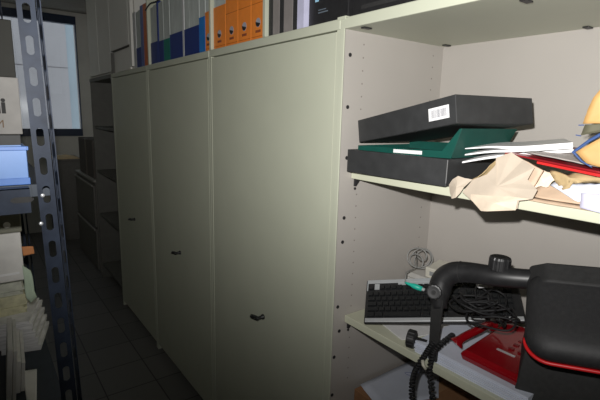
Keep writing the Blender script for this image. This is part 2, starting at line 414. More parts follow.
# ---------------------------------------------------------------- slotted-angle rack at left
rk = empty('slotted_rack', (-.824, 1.0, 0), 'blue-grey slotted steel rack standing at the left of the passage', 'rack')
def angle_post(x, y, sx, sy):
    """L profile with real oblong slots: front flange in the x-z plane, side flange in the y-z plane"""
    Wd = .050; th = .002; pitch = .0572; sl = .0175; sw = .0066; z_off = 1.820; zt = 2.4
    b = MB(); bm = b.bm
    k0 = int((z_off-0.05)/pitch); zs = [z_off + pitch*k for k in range(-k0, 9)]
    def flange(P):
        # cells of one slot each: outer rectangle with an oblong hole, quads between
        n = 16
        def hole(zc): 
            pts = []
            for k in range(n):
                a = 2*PI*(k+.5)/n; cx = math.cos(a)*sw; cz = math.sin(a)*sw + (sl-sw)*(1 if math.sin(a) > 0 else -1)
                pts.append((cx, zc+cz))
            return pts
        for zc in zs:
            h = hole(zc); out = []
            for (cx, cz) in h:
                a = math.atan2((cz-zc)/ (pitch/2), cx/(Wd/2)); c, s_ = math.cos(a), math.sin(a); q = 1/max(abs(c), abs(s_))
                out.append((c*q*Wd/2, zc+s_*q*pitch/2))
            corners = []
            F = [[bm.verts.new(P(u+Wd/2, z, d)) for (u, z) in h] for d in (0, th)]
            O = [[bm.verts.new(P(u+Wd/2, z, d)) for (u, z) in out] for d in (0, th)]
            for k in range(n):
                j = (k+1) % n
                for d in (0, 1):
                    u0, z0 = out[k]; u1, z1 = out[j]
                    if abs(abs(u0)-Wd/2) < 1e-6 and abs(abs(u1)-Wd/2) < 1e-6 or abs(abs(z0-zc)-pitch/2) < 1e-6 and abs(abs(z1-zc)-pitch/2) < 1e-6:
                        bm.faces.new((F[d][k], F[d][j], O[d][j], O[d][k]))
                    else:
                        cu = Wd/2*(1 if u0+u1 > 0 else -1); cz = zc + pitch/2*(1 if z0+z1-2*zc > 0 else -1)
                        v = bm.verts.new(P(cu+Wd/2, cz, th*d))
                        bm.faces.new((F[d][k], F[d][j], O[d][j], v, O[d][k]))
                bm.faces.new((F[0][k], F[0][j], F[1][j], F[1][k]))
        for u in (0, Wd):
            q = [bm.verts.new(P(u, z, d)) for z, d in ((zs[0]-pitch/2, 0), (zs[-1]+pitch/2, 0), (zs[-1]+pitch/2, th), (zs[0]-pitch/2, th))]
            bm.faces.new(q)
    flange(lambda u, z, d: (x+sx*u, y+sy*d, z))
    flange(lambda u, z, d: (x+sx*d, y+sy*u, z))
    b.box(x+sx*0, y+sy*0, 0, x+sx*Wd, y+sy*.002, zs[0]-pitch/2)
    b.box(x+sx*0, y+sy*0.002, 0, x+sx*.002, y+sy*Wd, zs[0]-pitch/2)
    return b
# coordinates inside the rack: origin at the near corridor corner
RW, RL = .95, 1.0
for (x, y, sx, sy) in ((0, 0, -1, 1), (-RW, 0, 1, 1), (0, RL, -1, -1), (-RW, RL, 1, -1)):
    po = angle_post(0, 0, sx, sy).build('post', m_rack, rk)
    po.location = (x, y, 0)
    if x == 0:
        po.location.x = .041; po.rotation_euler.y = -.022      # the corridor side posts lean a little
for z in (1.523, .975, .45):
    be = MB(); 
    be.box(-RW, .003, z-.025, -.046, .005, z+.025); be.box(-RW+.02, .003, z+.023, -.046, .03, z+.025)
    bb = be.build('end_beam', m_rack, rk)
    for xx in (-.060, -.17):
        MB().prism([(.012*math.cos(a)+(.008 if math.cos(a) > 0 else -.008), .006*math.sin(a)) for a in [2*PI*(k+.5)/12 for k in range(12)]], .0006, Matrix.Translation((xx, .003, z+.002)) @ Matrix.Rotation(PI/2, 4, 'X')).build('beam_slot', m_blackm, bb)
    MB().box(-RW, RL-.005, z-.025, 0, RL-.003, z+.025).build('end_beam', m_rack, rk)
    MB().box(-RW+.005, .045, z+.0, -.003, RL-.045, z+.025).build('shelf', m_rackshelf, rk)
for z in (1.532, 1.475):
    MB().lathe([(.004, 0), (.004, .003), (.002, .004)], Matrix.Translation((-.028+(.003 if z > 1.5 else -.004), 0, z)) @ Matrix.Rotation(PI/2, 4, 'X'), 12).build('bolt', m_silver, rk, smooth=True)

# items on the rack's eye-level shelf (top at 1.548)
tr_ = empty('storage_tray', (-1.10, 1.052, 1.5485), 'bright blue plastic tray on the rack shelf, behind the slotted post', 'tray')
m_tb = mat('blue_tray_plastic', (.12, .24, .52), .4, var=.06)
MB().box(0, 0, 0, .235, .002, .078).box(0, .10, 0, .235, .102, .074).box(0, 0, 0, .002, .102, .078).box(.233, 0, 0, .235, .102, .078).box(0, 0, 0, .235, .102, .002).build('tray_body', m_tb, tr_, .0008)
MB().box(-.003, -.004, .070, .238, .004, .078).build('rim', mat('tray_rim', (.06, .16, .45), .4), tr_, .001)
MB().box(-.002, -.003, .0, .237, .0, .014).build('foot_ridge', MATS['tray_rim'], tr_, .001)
c1 = empty('dark_carton', (-1.12, 1.43, 1.5485), 'low black carton on the rack shelf, under the white lettered carton', 'box')
MB().box(0, 0, 0, .275, .3, .083).build('carton_body', m_boxblack, c1, .002)
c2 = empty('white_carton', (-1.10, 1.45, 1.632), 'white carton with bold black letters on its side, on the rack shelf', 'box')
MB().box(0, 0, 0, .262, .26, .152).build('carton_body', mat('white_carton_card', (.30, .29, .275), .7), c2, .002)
def text(body, size, par, loc, material, name='lettering', right=True, bold=0, depth=.0004):
    cu = bpy.data.curves.new(name, 'FONT'); cu.body = body; cu.size = size; cu.extrude = depth; cu.offset = bold
    cu.align_x = 'RIGHT' if right else 'LEFT'
    cu.materials.append(material)
    tmp = bpy.data.objects.new(name, cu); C.objects.link(tmp)
    bpy.context.view_layer.update()
    me = bpy.data.meshes.new_from_object(tmp.evaluated_get(bpy.context.evaluated_depsgraph_get()))
    bpy.data.objects.remove(tmp)
    o = bpy.data.objects.new(name, me); C.objects.link(o); o.parent = par; o.location = loc; o.rotation_euler = (PI/2, 0, 0)
    return o
text('ni', .056, c2, (.229, -.0006, .058), m_blackm, bold=.0022)
text('M', .030, c2, (.222, -.0006, .018), mat('brown_print', (.12, .07, .03), .6), 'small_lettering')
c3 = empty('olive_carton', (-1.108, 1.47, 1.785), 'dark olive box standing on top of the white lettered carton', 'box')
MB().box(0, 0, 0, .268, .2, .150).build('carton_body', mat('olive_card', (.02, .02, .015), .7), c3, .002)

# items on the rack's lower shelf (top at 1.0)
ZS = 1.001
lv = empty('lever_arch_file', (-1.02, 1.42, 1.362), 'olive lever arch file with a pale finger ring, lying on the grey file box', 'file')
MB().box(0, 0, 0, .156, .28, .095).build('file_cover', mat('olive_file_card', (.16, .16, .12), .6), lv, .003)
MB().lathe([(.0085, 0), (.0085, .002), (.004, .002)], Matrix.Translation((.122, 0, .024)) @ Matrix.Rotation(PI/2, 4, 'X'), 18).build('finger_ring', mat('pale_ring', (.75, .75, .68), .5), lv)
gb = empty('file_box', (-1.02, 1.42, 1.221), 'pale grey cardboard file box in the rack pile, directly under the olive file', 'box')
MB().box(0, 0, 0, .152, .28, .140).build('box_body', mat('pale_grey_card', (.62, .61, .58), .7), gb, .003)
MB().box(.03, -.001, .02, .14, 0, .026).build('paper_band', m_white, gb)
zz = ZS
rnd = random.Random(3)
specs = [('paper_stack', .098, (.60, .57, .50), 'thick off-white stack of papers at the bottom of the rack pile, behind the fanned papers', .0, 0),
         ('brochure_stack', .062, (.56, .54, .36), 'yellowish stack of brochures in the rack pile, above the off-white stack', .004, .03),
         ('folder_stack', .059, (.52, .53, .45), 'greenish-grey folders in the rack pile, directly under the pale grey file box', 0, -.02)]
for nm, hh, col, lb, dx, dr in specs:
    b = MB(); n = 9
    for i in range(n):
        a = rnd.uniform(-.006, .006)
        b.box(-.12+a, 0+a*.5, hh*i/n, .0+a+rnd.uniform(0, .008), .26+a, hh*(i+1)/n-.0004)
    o = b.build(nm, mat(nm+'_paper', col, .75, var=.22, scale=40))
    o.location = (-.878+dx, 1.47, zz); o.rotation_euler = (0, 0, dr)
    tag(o, lb, 'papers', 'paper piles on the rack'); zz += hh
b = MB()
for i in range(12):
    sh = .018-.0015*i+.004*math.sin(i*2.1); b.box(-.10+sh*.4, -.0015*i, .0085*i, .0+sh-.012, .16, .0085*(i+1)-.0007*(i % 3 == 0))
o = b.build('fanned_papers', mat('fanned_paper', (.66, .66, .66), .75, stretch=(1, 1, 14), var=.25, scale=20))
o.location = (-.852, 1.41, ZS); o.rotation_euler = (0, 0, -.25)
tag(o, 'white papers piled unevenly at the foot of the rack pile, next to the post', 'papers')
sheet('loose_leaflet', [(-.872, 1.405, 1.27), (-.852, 1.408, 1.25), (-.846, 1.40, 1.17), (-.862, 1.40, 1.155), (-.871, 1.405, 1.18)], mat('leaflet_green', (.45, .55, .42), .7), label='pale green leaflet hanging from the rack pile beside the post', cat='leaflet')
sheet('orange_tab', [(-.870, 1.40, 1.325), (-.842, 1.40, 1.322), (-.841, 1.40, 1.300), (-.868, 1.40, 1.298)], mat('orange_tab_card', (.5, .2, .07), .7), label='small orange-brown tab sticking out of the rack pile', cat='tab', noise=.0005)
for q, (x0, hh, cl, lb) in enumerate([(-.934, .135, (.52, .52, .50), 'grey-white magazine standing at the front of the rack shelf, the taller of two'), (-.914, .085, (.60, .60, .59), 'grey-white magazine standing at the front of the rack shelf, the shorter of two')]):
    b = MB(); b.box(-.011, 0, 0, .0, .20, hh).box(.001, .002, .002, .009, .20, hh-.006)
    o = b.build('magazine', mat('magazine_%s' % 'ab'[q], cl, .6), None, .001); o.location = (x0, 1.17+.03*q, ZS+.002); o.rotation_euler = (0, .10, -.05)
    tag(o, lb, 'magazine')
sheet('white_leaf', [(-.885, 1.14, 1.0015), (-.868, 1.30, 1.0015), (-.90, 1.31, 1.0015), (-.905, 1.14, 1.0015)], m_white, label='white leaf lying on the dark rack shelf beside the magazines', cat='paper', noise=0, thick=.001)

# ---------------------------------------------------------------- upper shelf: boxes
ZU = 1.5275
b1 = empty('flat_document_box', (.032, .685, ZU), 'flat black document box lying on the upper shelf, at the bottom of the stack', 'box', 'black document boxes on the upper shelf', (0, 0, .044))
MB().box(0, 0, 0, .27, .36, .054).build('box_base', m_boxblack, b1, .0015)
MB().box(-.002, -.002, .001, .272, .362, .0725).build('lid', m_boxblack, b1, .0015)
MB().box(-.0027, -.0027, .010, -.0012, -.0012, .071).build('worn_edge', mat('worn_card', (.2, .2, .2), .7), b1)
b2 = empty('green_document_box', (.040, .676, 1.6015), 'dark green open-topped document box wedged between the two black boxes', 'box', None, (-.02, 0, .03))
g = MB(); g.box(.008, .010, 0, .27, .345, .003)                                      # bottom
g.box(.006, .010, 0, .009, .345, .019); g.box(.006, .343, 0, .27, .346, .0195); g.box(.262, .02, 0, .27, .345, .030)            # low front lip, back wall
g.loft([[(.006, .010, 0), (.27, .010, 0), (.27, .016, 0), (.006, .016, 0)], [(-.002, -.022, .078), (.285, -.022, .078), (.285, -.016, .078), (-.002, -.016, .078)]])   # slanted end wall
g.loft([[(.006, .014, .003), (.010, .014, .003), (.010, .05, .003), (.006, .05, .003)], [(-.002, -.018, .077), (.002, -.018, .077), (.002, -.014, .077), (-.002, -.014, .077)]])  # gusset of the end wall
g.build('box_base', m_green, b2, .001)
MB().box(.0045, .10, .005, .006, .20, .015).build('label_strip', m_white, b2)
tb3 = empty('sloping_document_box', (-.0126, .637, 1.6925), 'black document box tilted on top of the stack, with barcode label', 'box', 'black document boxes on the upper shelf', (-.1755, -.008, -.1424))
MB().box(0.003, 0.003, 0, .287, .397, .04).build('box_base', m_boxblack, tb3, .0015)
MB().box(0, 0, .001, .29, .40, .070).build('lid', m_boxblack, tb3, .0015)
lb_ = MB().box(-.0008, .022, .018, 0, .090, .050).build('barcode_label', m_white, tb3)
bb = MB(); yy = .030
rnd = random.Random(5)
while yy < .080:
    wd = rnd.choice((.0008, .0012, .002)); bb.box(-.0012, yy, .024, -.0008, yy+wd, .044); yy += wd+rnd.choice((.001, .0016))
bb.build('barcode', mat('barcode_ink', (.25, .25, .27), .6), lb_)

# white sheets beside the boxes
gp = 'loose white sheets fanned on the upper shelf'
for k, (a, b, c, th, lb) in enumerate([((0.0892, 0.6752, 1.6283), (0.1240, 0.5486, 1.6414), (0.1546, 0.4431, 1.6567), .002, 'top white sheet of the fan beside the green box, its end pointing left'),
                                 ((0.0913, 0.6752, 1.6124), (0.1261, 0.5486, 1.6346), (0.1578, 0.4431, 1.6494), .003, 'middle white sheet of the fan beside the green box'),
                                 ((0.0902, 0.6805, 1.5924), (0.1219, 0.5486, 1.6240), (0.1630, 0.4431, 1.6409), .004, 'lowest and thickest white bundle of the fan, drooping at its left end')]):
    b_ = MB(); P = catmull([a, tuple((Vector(a)+Vector(b))/2+Vector((0, 0, .003))), b, c], 5); T = [th+(.0068-th)*min(1, q/8) for q in range(len(P))]
    b_.loft([[tuple(p), tuple(p+Vector((.19, .10, .002))), tuple(p+Vector((.19, .10, .002-t_))), tuple(p-Vector((0, 0, t_)))] for p, t_ in zip(P, T)])
    tag(b_.build('white_sheet', m_white), lb, 'papers', gp)

# red folders
def slab(name, P, th, material, label, cat, group=None, dz=None):
    """thin slab over a 4+ corner polygon in 3D"""
    base = Vector(P[0]); b = MB()
    b.loft([[tuple(Vector(p)-base-Vector((0, 0, th))) for p in P], [tuple(Vector(p)-base) for p in P]])
    o = b.build(name, material, None, min(.001, th/3)); o.location = base
    return tag(o, label, cat, group)
slab('red_folder', [(0.1050, 0.5750, 1.6251), (0.0628, 0.3534, 1.6061), (0.0649, 0.2110, 1.5924), (0.3477, 0.2532, 1.6072), (0.3687, 0.5275, 1.6367)], .004, m_redshade, 'red folder darkened as shade, under the white sheets on the upper shelf', 'folder', 'red folders on the upper shelf')
slab('red_folder', [(0.0839, 0.4853, 1.6124), (0.0554, 0.3534, 1.6014), (0.0522, 0.2110, 1.5882), (0.3265, 0.2321, 1.5987), (0.3371, 0.4536, 1.6240)], .0055, m_red, 'bright red folder sticking out below the shade-darkened one', 'folder', 'red folders on the upper shelf')
sheet('grey_sheet', [(0.1050, 0.5275, 1.6304), (0.0755, 0.4220, 1.6219), (0.0649, 0.3534, 1.6145), (0.1999, 0.3482, 1.6230), (0.2210, 0.4958, 1.6388)], mat('grey_paper', (.42, .38, .36), .7), label='dull grey sheet between white sheets and red folder', cat='sheet', noise=.0005)

# torn kraft envelope hanging over the shelf edge, with its pieces
te = empty('torn_envelope', (.03, .55, ZU), 'torn beige padded envelope spilling over the front edge of the upper shelf', 'envelope')
def rel(P, o): return [tuple(Vector(p)-Vector(o)) for p in P]
TO = (.03, .55, ZU)
sheet('envelope_front', rel([(0.0290, 0.6319, 1.5228), (0.0333, 0.6098, 1.5565), (0.0417, 0.5792, 1.5723), (0.0501, 0.5623, 1.5987), (0.0628, 0.5718, 1.6135), (0.0734, 0.5412, 1.6283), (0.0734, 0.5117, 1.6135), (0.0607, 0.4779, 1.5998), (0.0480, 0.4832, 1.5723), (0.0375, 0.4547, 1.5544), (0.0311, 0.4600, 1.5333), (0.0311, 0.4885, 1.5238), (0.0290, 0.4885, 1.5059), (0.0248, 0.5549, 1.4911), (0.0248, 0.5708, 1.4879)], TO), m_kraft, tuple(Vector((0.0300, 0.5450, 1.5480))-Vector(TO)), .0015, te, .0004, subdiv=1, flat=True)
sheet('torn_lining', rel([(0.0333, 0.6298, 1.5238), (0.0311, 0.5486, 1.5295), (0.0290, 0.4642, 1.5333), (0.0259, 0.4885, 1.5295), (0.0206, 0.4885, 1.5038), (0.0164, 0.5549, 1.4890), (0.0185, 0.5708, 1.4869)], TO), m_cream, tuple(Vector((0.0130, 0.5381, 1.5122))-Vector(TO)), .001, te, .0002, subdiv=1, flat=True)
sheet('torn_corner', rel([(0.0206, 0.6668, 1.5365), (0.0185, 0.6562, 1.5523), (0.0206, 0.6425, 1.5629), (0.0227, 0.6246, 1.5597), (0.0269, 0.6056, 1.5576), (0.0227, 0.6246, 1.5365), (0.0206, 0.6330, 1.5207), (0.0143, 0.6393, 1.5080), (0.0164, 0.6520, 1.5038), (0.0206, 0.6625, 1.5175)], TO), m_kraft, tuple(Vector((0.0120, 0.6393, 1.5344))-Vector(TO)), .002, te, .0005, subdiv=1, flat=True)
sheet('torn_flap', rel([(0.0417, 0.6066, 1.5586), (0.0522, 0.5908, 1.5787), (0.0649, 0.5750, 1.6051), (0.0755, 0.5539, 1.6240), (0.0944, 0.5592, 1.6103), (0.0839, 0.5908, 1.5629), (0.0628, 0.6224, 1.5439), (0.0417, 0.6277, 1.5470)], TO), m_tan, None, .0012, te, .001)
sheet('envelope_back', rel([(0.0480, 0.4958, 1.5295), (0.0459, 0.3798, 1.5295), (0.0522, 0.2321, 1.5295), (0.2632, 0.2321, 1.5295), (0.2843, 0.5275, 1.5312), (0.0944, 0.5908, 1.5312)], TO), mat('kraft_brown', (.50, .37, .26), .8, var=.08), None, .004, te, .0006)
# inner layer that fills the envelope's mouth
sheet('envelope_filling', rel([(0.0839, 0.5486, 1.5295), (0.0628, 0.4853, 1.5365), (0.0681, 0.4642, 1.5945), (0.0839, 0.5381, 1.6209), (0.1050, 0.5803, 1.5945)], TO), mat('kraft_shade', (.55, .42, .31), .8, var=.1), None, .006, te, .001)

sheet('cream_scrap', [(0.0755, 0.5085, 1.5660), (0.0839, 0.4980, 1.5903), (0.0881, 0.4800, 1.5940), (0.0902, 0.4642, 1.5903), (0.0902, 0.4347, 1.5840), (0.0839, 0.4452, 1.5713), (0.0776, 0.4536, 1.5555), (0.0755, 0.4674, 1.5586), (0.0734, 0.4821, 1.5512), (0.0734, 0.4958, 1.5586)], m_cream, (0.0839, 0.4716, 1.5776), .0015, label='torn cream paper scrap between the envelope and the tan paper', cat='scrap', noise=.0015)
sheet('tan_scrap', [(0.0860, 0.4579, 1.5934), (0.0839, 0.4009, 1.5934), (0.0776, 0.3165, 1.5956), (0.0755, 0.3165, 1.5818), (0.0776, 0.3809, 1.5776), (0.0776, 0.3998, 1.5734), (0.0734, 0.4136, 1.5534), (0.0797, 0.4336, 1.5671)], m_tan, (0.0734, 0.4062, 1.5840), .0015, label='crumpled tan wrapping paper under the red folder', cat='paper', noise=.002)
sheet('white_note', [(0.0786, 0.4473, 1.5639), (0.0839, 0.4347, 1.5734), (0.0839, 0.4220, 1.5671), (0.0839, 0.3903, 1.5734), (0.0818, 0.3492, 1.5797), (0.0797, 0.3165, 1.5776), (0.0670, 0.3429, 1.5323), (0.0628, 0.3608, 1.5323), (0.0670, 0.3903, 1.5386)], m_bluewhite, (0.0691, 0.3903, 1.5544), .002, label='bluish white torn paper leaning at the front of the upper shelf', cat='paper', noise=.001)
sheet('plastic_sleeve', [(0.0491, 0.3724, 1.5586), (0.0501, 0.2954, 1.5681), (0.0396, 0.2954, 1.5228), (0.0396, 0.3671, 1.5295)], mat('pale_violet_sleeve', (.55, .54, .66), .3), None, .004, label='pale violet sleeve at the right end of the upper shelf', cat='sleeve', noise=.0005)
sheet('brown_card', [(0.0649, 0.4853, 1.5323), (0.0628, 0.3587, 1.5323), (0.0944, 0.3798, 1.5650), (0.0944, 0.4748, 1.5607)], MATS['kraft_brown'], None, .002, label='flat piece of brown card behind the bluish white torn paper', cat='card', noise=.0008)
# ochre folders with blue edges at the right
sheet('ochre_folder', [(0.0522, 0.3882, 1.6989), (0.0522, 0.3830, 1.7264), (0.0522, 0.3751, 1.7528), (0.0522, 0.3587, 1.7760), (0.0628, 0.2532, 1.8055), (0.0734, 0.2532, 1.7000), (0.0522, 0.3482, 1.7011)], m_yellow, None, .003, label='ochre folder leaning at the right, the upper of two', cat='folder', group='ochre folders', noise=.0005)
of2 = empty('ochre_file', (0.0522, 0.3925, 1.6051), 'ochre folder with a dark blue spine edge, the lower of two', 'folder', 'ochre folders')
OF = (0.0522, 0.3925, 1.6051)
sheet('cover', rel([(0.0501, 0.3930, 1.6420), (0.0522, 0.3534, 1.6726), (0.0734, 0.2532, 1.7211), (0.0734, 0.2532, 1.5945), (0.0522, 0.3471, 1.6156), (0.0512, 0.3703, 1.6198)], OF), m_yellow, None, .003, of2, .0004)
MB().tube([Vector(p)-Vector(OF) for p in [(0.0491, 0.3988, 1.6399), (0.0501, 0.3714, 1.6662), (0.0512, 0.3545, 1.6789), (0.0565, 0.3165, 1.7000), (0.0628, 0.2532, 1.7338)]], [.0028, .0032, .0035, .0035, .0035], 8).build('blue_spine', m_bluecard, of2)
MB().tube([Vector(p)-Vector(OF) for p in [(0.0501, 0.3967, 1.6399), (0.0491, 0.3798, 1.6240), (0.0480, 0.3587, 1.6135)]], [.0025, .002, .001], 8).build('blue_edge', m_bluecard, of2)
sheet('divider', rel([(0.0586, 0.3914, 1.6757), (0.0586, 0.3861, 1.6979), (0.0586, 0.3482, 1.7011), (0.0649, 0.2532, 1.7053), (0.0649, 0.2532, 1.6789), (0.0586, 0.3503, 1.6873)], OF), mat('olive_divider', (.10, .095, .06), .7), None, .002, of2, .0002)
MB().tube([Vector(p)-Vector(OF) for p in [(0.0512, 0.3956, 1.6963), (0.0522, 0.3861, 1.6968)]], .0012, 6).build('blue_tip', m_bluecard, of2)
MB().tube([Vector(p)-Vector(OF) for p in [(0.0522, 0.3988, 1.6763), (0.0544, 0.3893, 1.6747)]], .0012, 6).build('blue_tip', m_bluecard, of2)

# ---------------------------------------------------------------- lower shelf
ZL = 1.0125
# papers under the equipment
def pile(name, x0, y0, x1, y1, z0, z1, n, material, label, rz=0, cat='papers', group=None, jit=.003):
    b = MB(); rn = random.Random(name+label); cx, cy = (x0+x1)/2, (y0+y1)/2
    for i in range(n):
        a, c = rn.uniform(-jit, jit), rn.uniform(-jit, jit); h = (z1-z0)/n
        b.box(x0-cx+a, y0-cy+c, h*i, x1-cx+a, y1-cy+c, h*(i+1)-h*.15)
    o = b.build(name, material); o.location = (cx, cy, z0); o.rotation_euler = (0, 0, rz)
    return tag(o, label, cat, group)
pile('paper_pile', .066, .43, .30, .765, ZL, ZL+.036, 7, m_bluewhite, 'pile of white papers and sleeves under the red telephone', .02)
pile('paper_sheet', .10, .80, .33, .99, ZL, ZL+.004, 2, m_white, 'white sheets under the keyboard on the lower shelf', -.25)

# keyboard, tilted on the clutter
KB = empty('computer_keyboard', (0.0351, 0.9544, 1.0325), 'black and silver computer keyboard leaning at the left of the lower shelf', 'keyboard', None, (.60, -.1816, -.9466))
KB.scale = (1.06, 1.06, 1.06)
MB().box(0, 0, -.012, .46, .162, 0).build('case', m_black, KB, .004)
MB().box(.004, .002, 0, .456, .0155, .0035).build('palm_strip', m_silver, KB, .0015)
MB().box(.004, .146, 0, .456, .160, .003).build('top_strip', m_kbgrey, KB, .0015)
MB().box(.004, .118, 0, .0075, .146, .002).box(.029, .122, 0, .045, .144, .002).box(.105, .1375, 0, .30, .147, .002).build('key_surround', m_kbgrey, KB)
kk = None
def keycap(x, y, wd, dp=.0155):
    global kk
    b = MB(); h = .0075
    b.loft([[(0, 0, 0), (wd, 0, 0), (wd, dp, 0), (0, dp, 0)], [(.0018, .0016, h), (wd-.0018, .0016, h), (wd-.0018, dp-.0016, h), (.0018, dp-.0016, h)]])
    return b
proto = {}
def key(x, y, wd):
    if wd in proto:
        k = proto[wd].copy(); C.objects.link(k); k.parent = KB
    else:
        k = keycap(0, 0, wd).build('key', m_key, KB); proto[wd] = k
    k.location = (x, y, .0005)
P_ = .019; r0 = .0195
for k in range(1): key(.010, r0+5*P_+.006, .0165)
x = .046
for g in range(3):
    for i in range(4): key(x, r0+5*P_+.006, .0165); x += P_
    x += .008
x += .004
for i in range(3): key(x, r0+5*P_+.006, .0165); x += P_
for row in range(5):
    x = .010; y = r0+row*P_
    if row == 0: ws = [.024, .024, .112, .024, .024, .024]
    elif row == 1: ws = [.0360]+[.0165]*10+[.046]
    elif row == 2: ws = [.030]+[.0165]*11+[.032]
    elif row == 3: ws = [.024]+[.0165]*12+[.024]
    else: ws = [.0165]*13+[.034]
    for wd in ws:
        key(x, y, wd); x += wd+.0025
    if row in (3, 4):
        for i in range(3): key(.312+i*P_, y, .0165)
    if row == 1: key(.312+P_, y, .0165)
    if row == 0:
        for i in range(3): key(.312+i*P_, y, .0165)
    for i in range(3): key(.382+i*P_, y, .0165)

# grey cable coil, adapter, teal plug
cg = []
for k in range(90):
    a = k*.28; r = .036+.006*math.sin(k*.13)
    cg.append((.362+.022*math.sin(a*.5+k*.02)+.012*math.sin(a), 1.000+r*math.cos(a), 1.190+r*.80*math.sin(a)-.015*math.sin(k*.05)))
cg += [(0.3411, 0.9923, 1.1558), (0.2557, 0.9710, 1.1612), (0.1917, 0.9219, 1.1526)]
tag(MB().tube(cg, .0026, 6).build('mouse_cable', m_greycable, smooth=True), 'coiled thin grey cable in the back left corner of the lower shelf', 'cable')
ad = empty('cable_adapter', (.42, .927, 1.126), 'small beige plug box behind the keyboard, by the coiled grey cable', 'adapter', None, (.0, -.1, .1))
MB().box(-.05, -.02, 0, .05, .05, .04).build('adapter_body', m_beige, ad, .004)
MB().box(-.052, .0, .012, -.05, .03, .028).build('socket', m_greyplastic, ad)
st = pile('box_pile', .36, .76, .485, 1.05, ZL, 1.124, 5, mat('grey_papers', (.50, .49, .46), .7), 'pile of pale papers at the back left of the lower shelf, under the beige adapter')
pg = empty('teal_plug', (0.1917, 0.9219, 1.1516), 'teal green round computer plug lying on top of the keyboard keys', 'plug')
d = (Vector((0.2152, 0.8664, 1.1409))-Vector((0.1917, 0.9219, 1.1516))); q = d.to_track_quat('Z', 'Y').to_matrix().to_4x4(); L = d.length
MB().lathe([(.003, 0), (.005, .012), (.0055, .02), (.009, L-.03), (.0095, L-.012), (.0085, L-.010), (.0085, L-.001)], q, 18).build('plug_body', m_teal, pg, smooth=True)
MB().lathe([(.006, L-.001), (.006, L+.008)], q, 14).build('metal_shell', m_silver, pg)

# black padded arm unit with red piping
eq = empty('padded_arm_rest', (.096, .459, ZL), 'black padded rest with red piping and jointed arm, right end of the lower shelf', 'padded rest')
EO = Vector((.096, .459, ZL))
CM = Matrix.Translation(Vector((-0.0187, 0.4131, 1.1840))-EO) @ Euler((.5719, -.0965, -1.1405)).to_matrix().to_4x4() @ Matrix.Scale(1.067, 4)
def rr(Wd, D, r, inset, z, n=8):
    pts = []
    x0, y0_, x1, y1_ = inset, inset, Wd-inset, D-inset; r = max(.006, r-inset*.6)
    for cx, cy, a0 in ((x1-r, y0_+r, -PI/2), (x1-r, y1_-r, 0), (x0+r, y1_-r, PI/2), (x0+r, y0_+r, PI)):
        for k in range(n+1):
            a = a0+PI/2*k/n; pts.append((cx+r*math.cos(a), cy+r*math.sin(a), z))
    return pts
Wc, Dc = .34, .22
MB().loft([rr(Wc, Dc, .05, .004, .004), rr(Wc, Dc, .05, .001, .014), rr(Wc, Dc, .05, .002, .026), rr(Wc, Dc, .05, .008, .036), rr(Wc, Dc, .05, .018, .044), rr(Wc, Dc, .05, .034, .048), rr(Wc, Dc, .05, .06, .050)], CM).build('cushion', mat('black_vinyl', (.018, .018, .019), .62, var=.15, scale=120, bump=.2), eq, smooth=True)
ring = rr(Wc, Dc, .05, .001, .002); ring = ring[27:36]+ring[0:9]
MB().tube([CM @ Vector(p) for p in ring], .0042, 8).build('piping', mat('red_piping', (.62, .012, .015), .4), eq, smooth=True)
MB().loft([rr(Wc, Dc, .05, .006, -.014), rr(Wc, Dc, .05, .004, .002)], CM).build('cushion_base', m_blackm, eq)
MB().loft([[(.0, .16, .0), (.34, .16, .0), (.34, .20, .0), (.0, .20, .0)],
           [(.002, .17, .02), (.34, .17, .02), (.34, .24, .02), (.002, .24, .02)],
           [(.04, .17, .054), (.34, .17, .050), (.34, .225, .050), (.04, .225, .054)]], CM).build('rear_hood', m_blackm, eq, .006, 3)
BM_ = Matrix.Rotation(-1.1405, 4, 'Z')
MB().loft([[(-.018, -.015, 0), (.28, -.015, 0), (.28, .16, 0), (-.018, .16, 0)], [(.0, -.005, .165), (.28, -.005, .165), (.28, .14, .21), (.0, .14, .21)]], BM_).build('base_block', m_blackm, eq, .004)
A = [Vector(p)-EO for p in [(0.1864, 0.4268, 1.3212), (0.1543, 0.4908, 1.3105), (0.1255, 0.5655, 1.2999), (0.1170, 0.6402, 1.2892), (0.1085, 0.6829, 1.2785), (0.0999, 0.7064, 1.2572), (0.0914, 0.7128, 1.2327), (0.0829, 0.7085, 1.2006), (0.0765, 0.6989, 1.1718)]]
AC = catmull(A, 4); rad = []
for i in range(len(AC)):
    u = i/(len(AC)-1); rad.append(.023+.009*min(1, u*1.6) if u < .82 else .032-.014*(u-.82)/.18)
MB().tube(AC, rad, 18, (1.0, 1.0)).build('arm', m_black, eq, smooth=True)
i = 14
MB().tube([AC[i]-(AC[i+1]-AC[i])*.05, AC[i]+(AC[i+1]-AC[i])*.12], rad[i]+.001, 18).build('arm_joint_ring', m_blackm, eq)
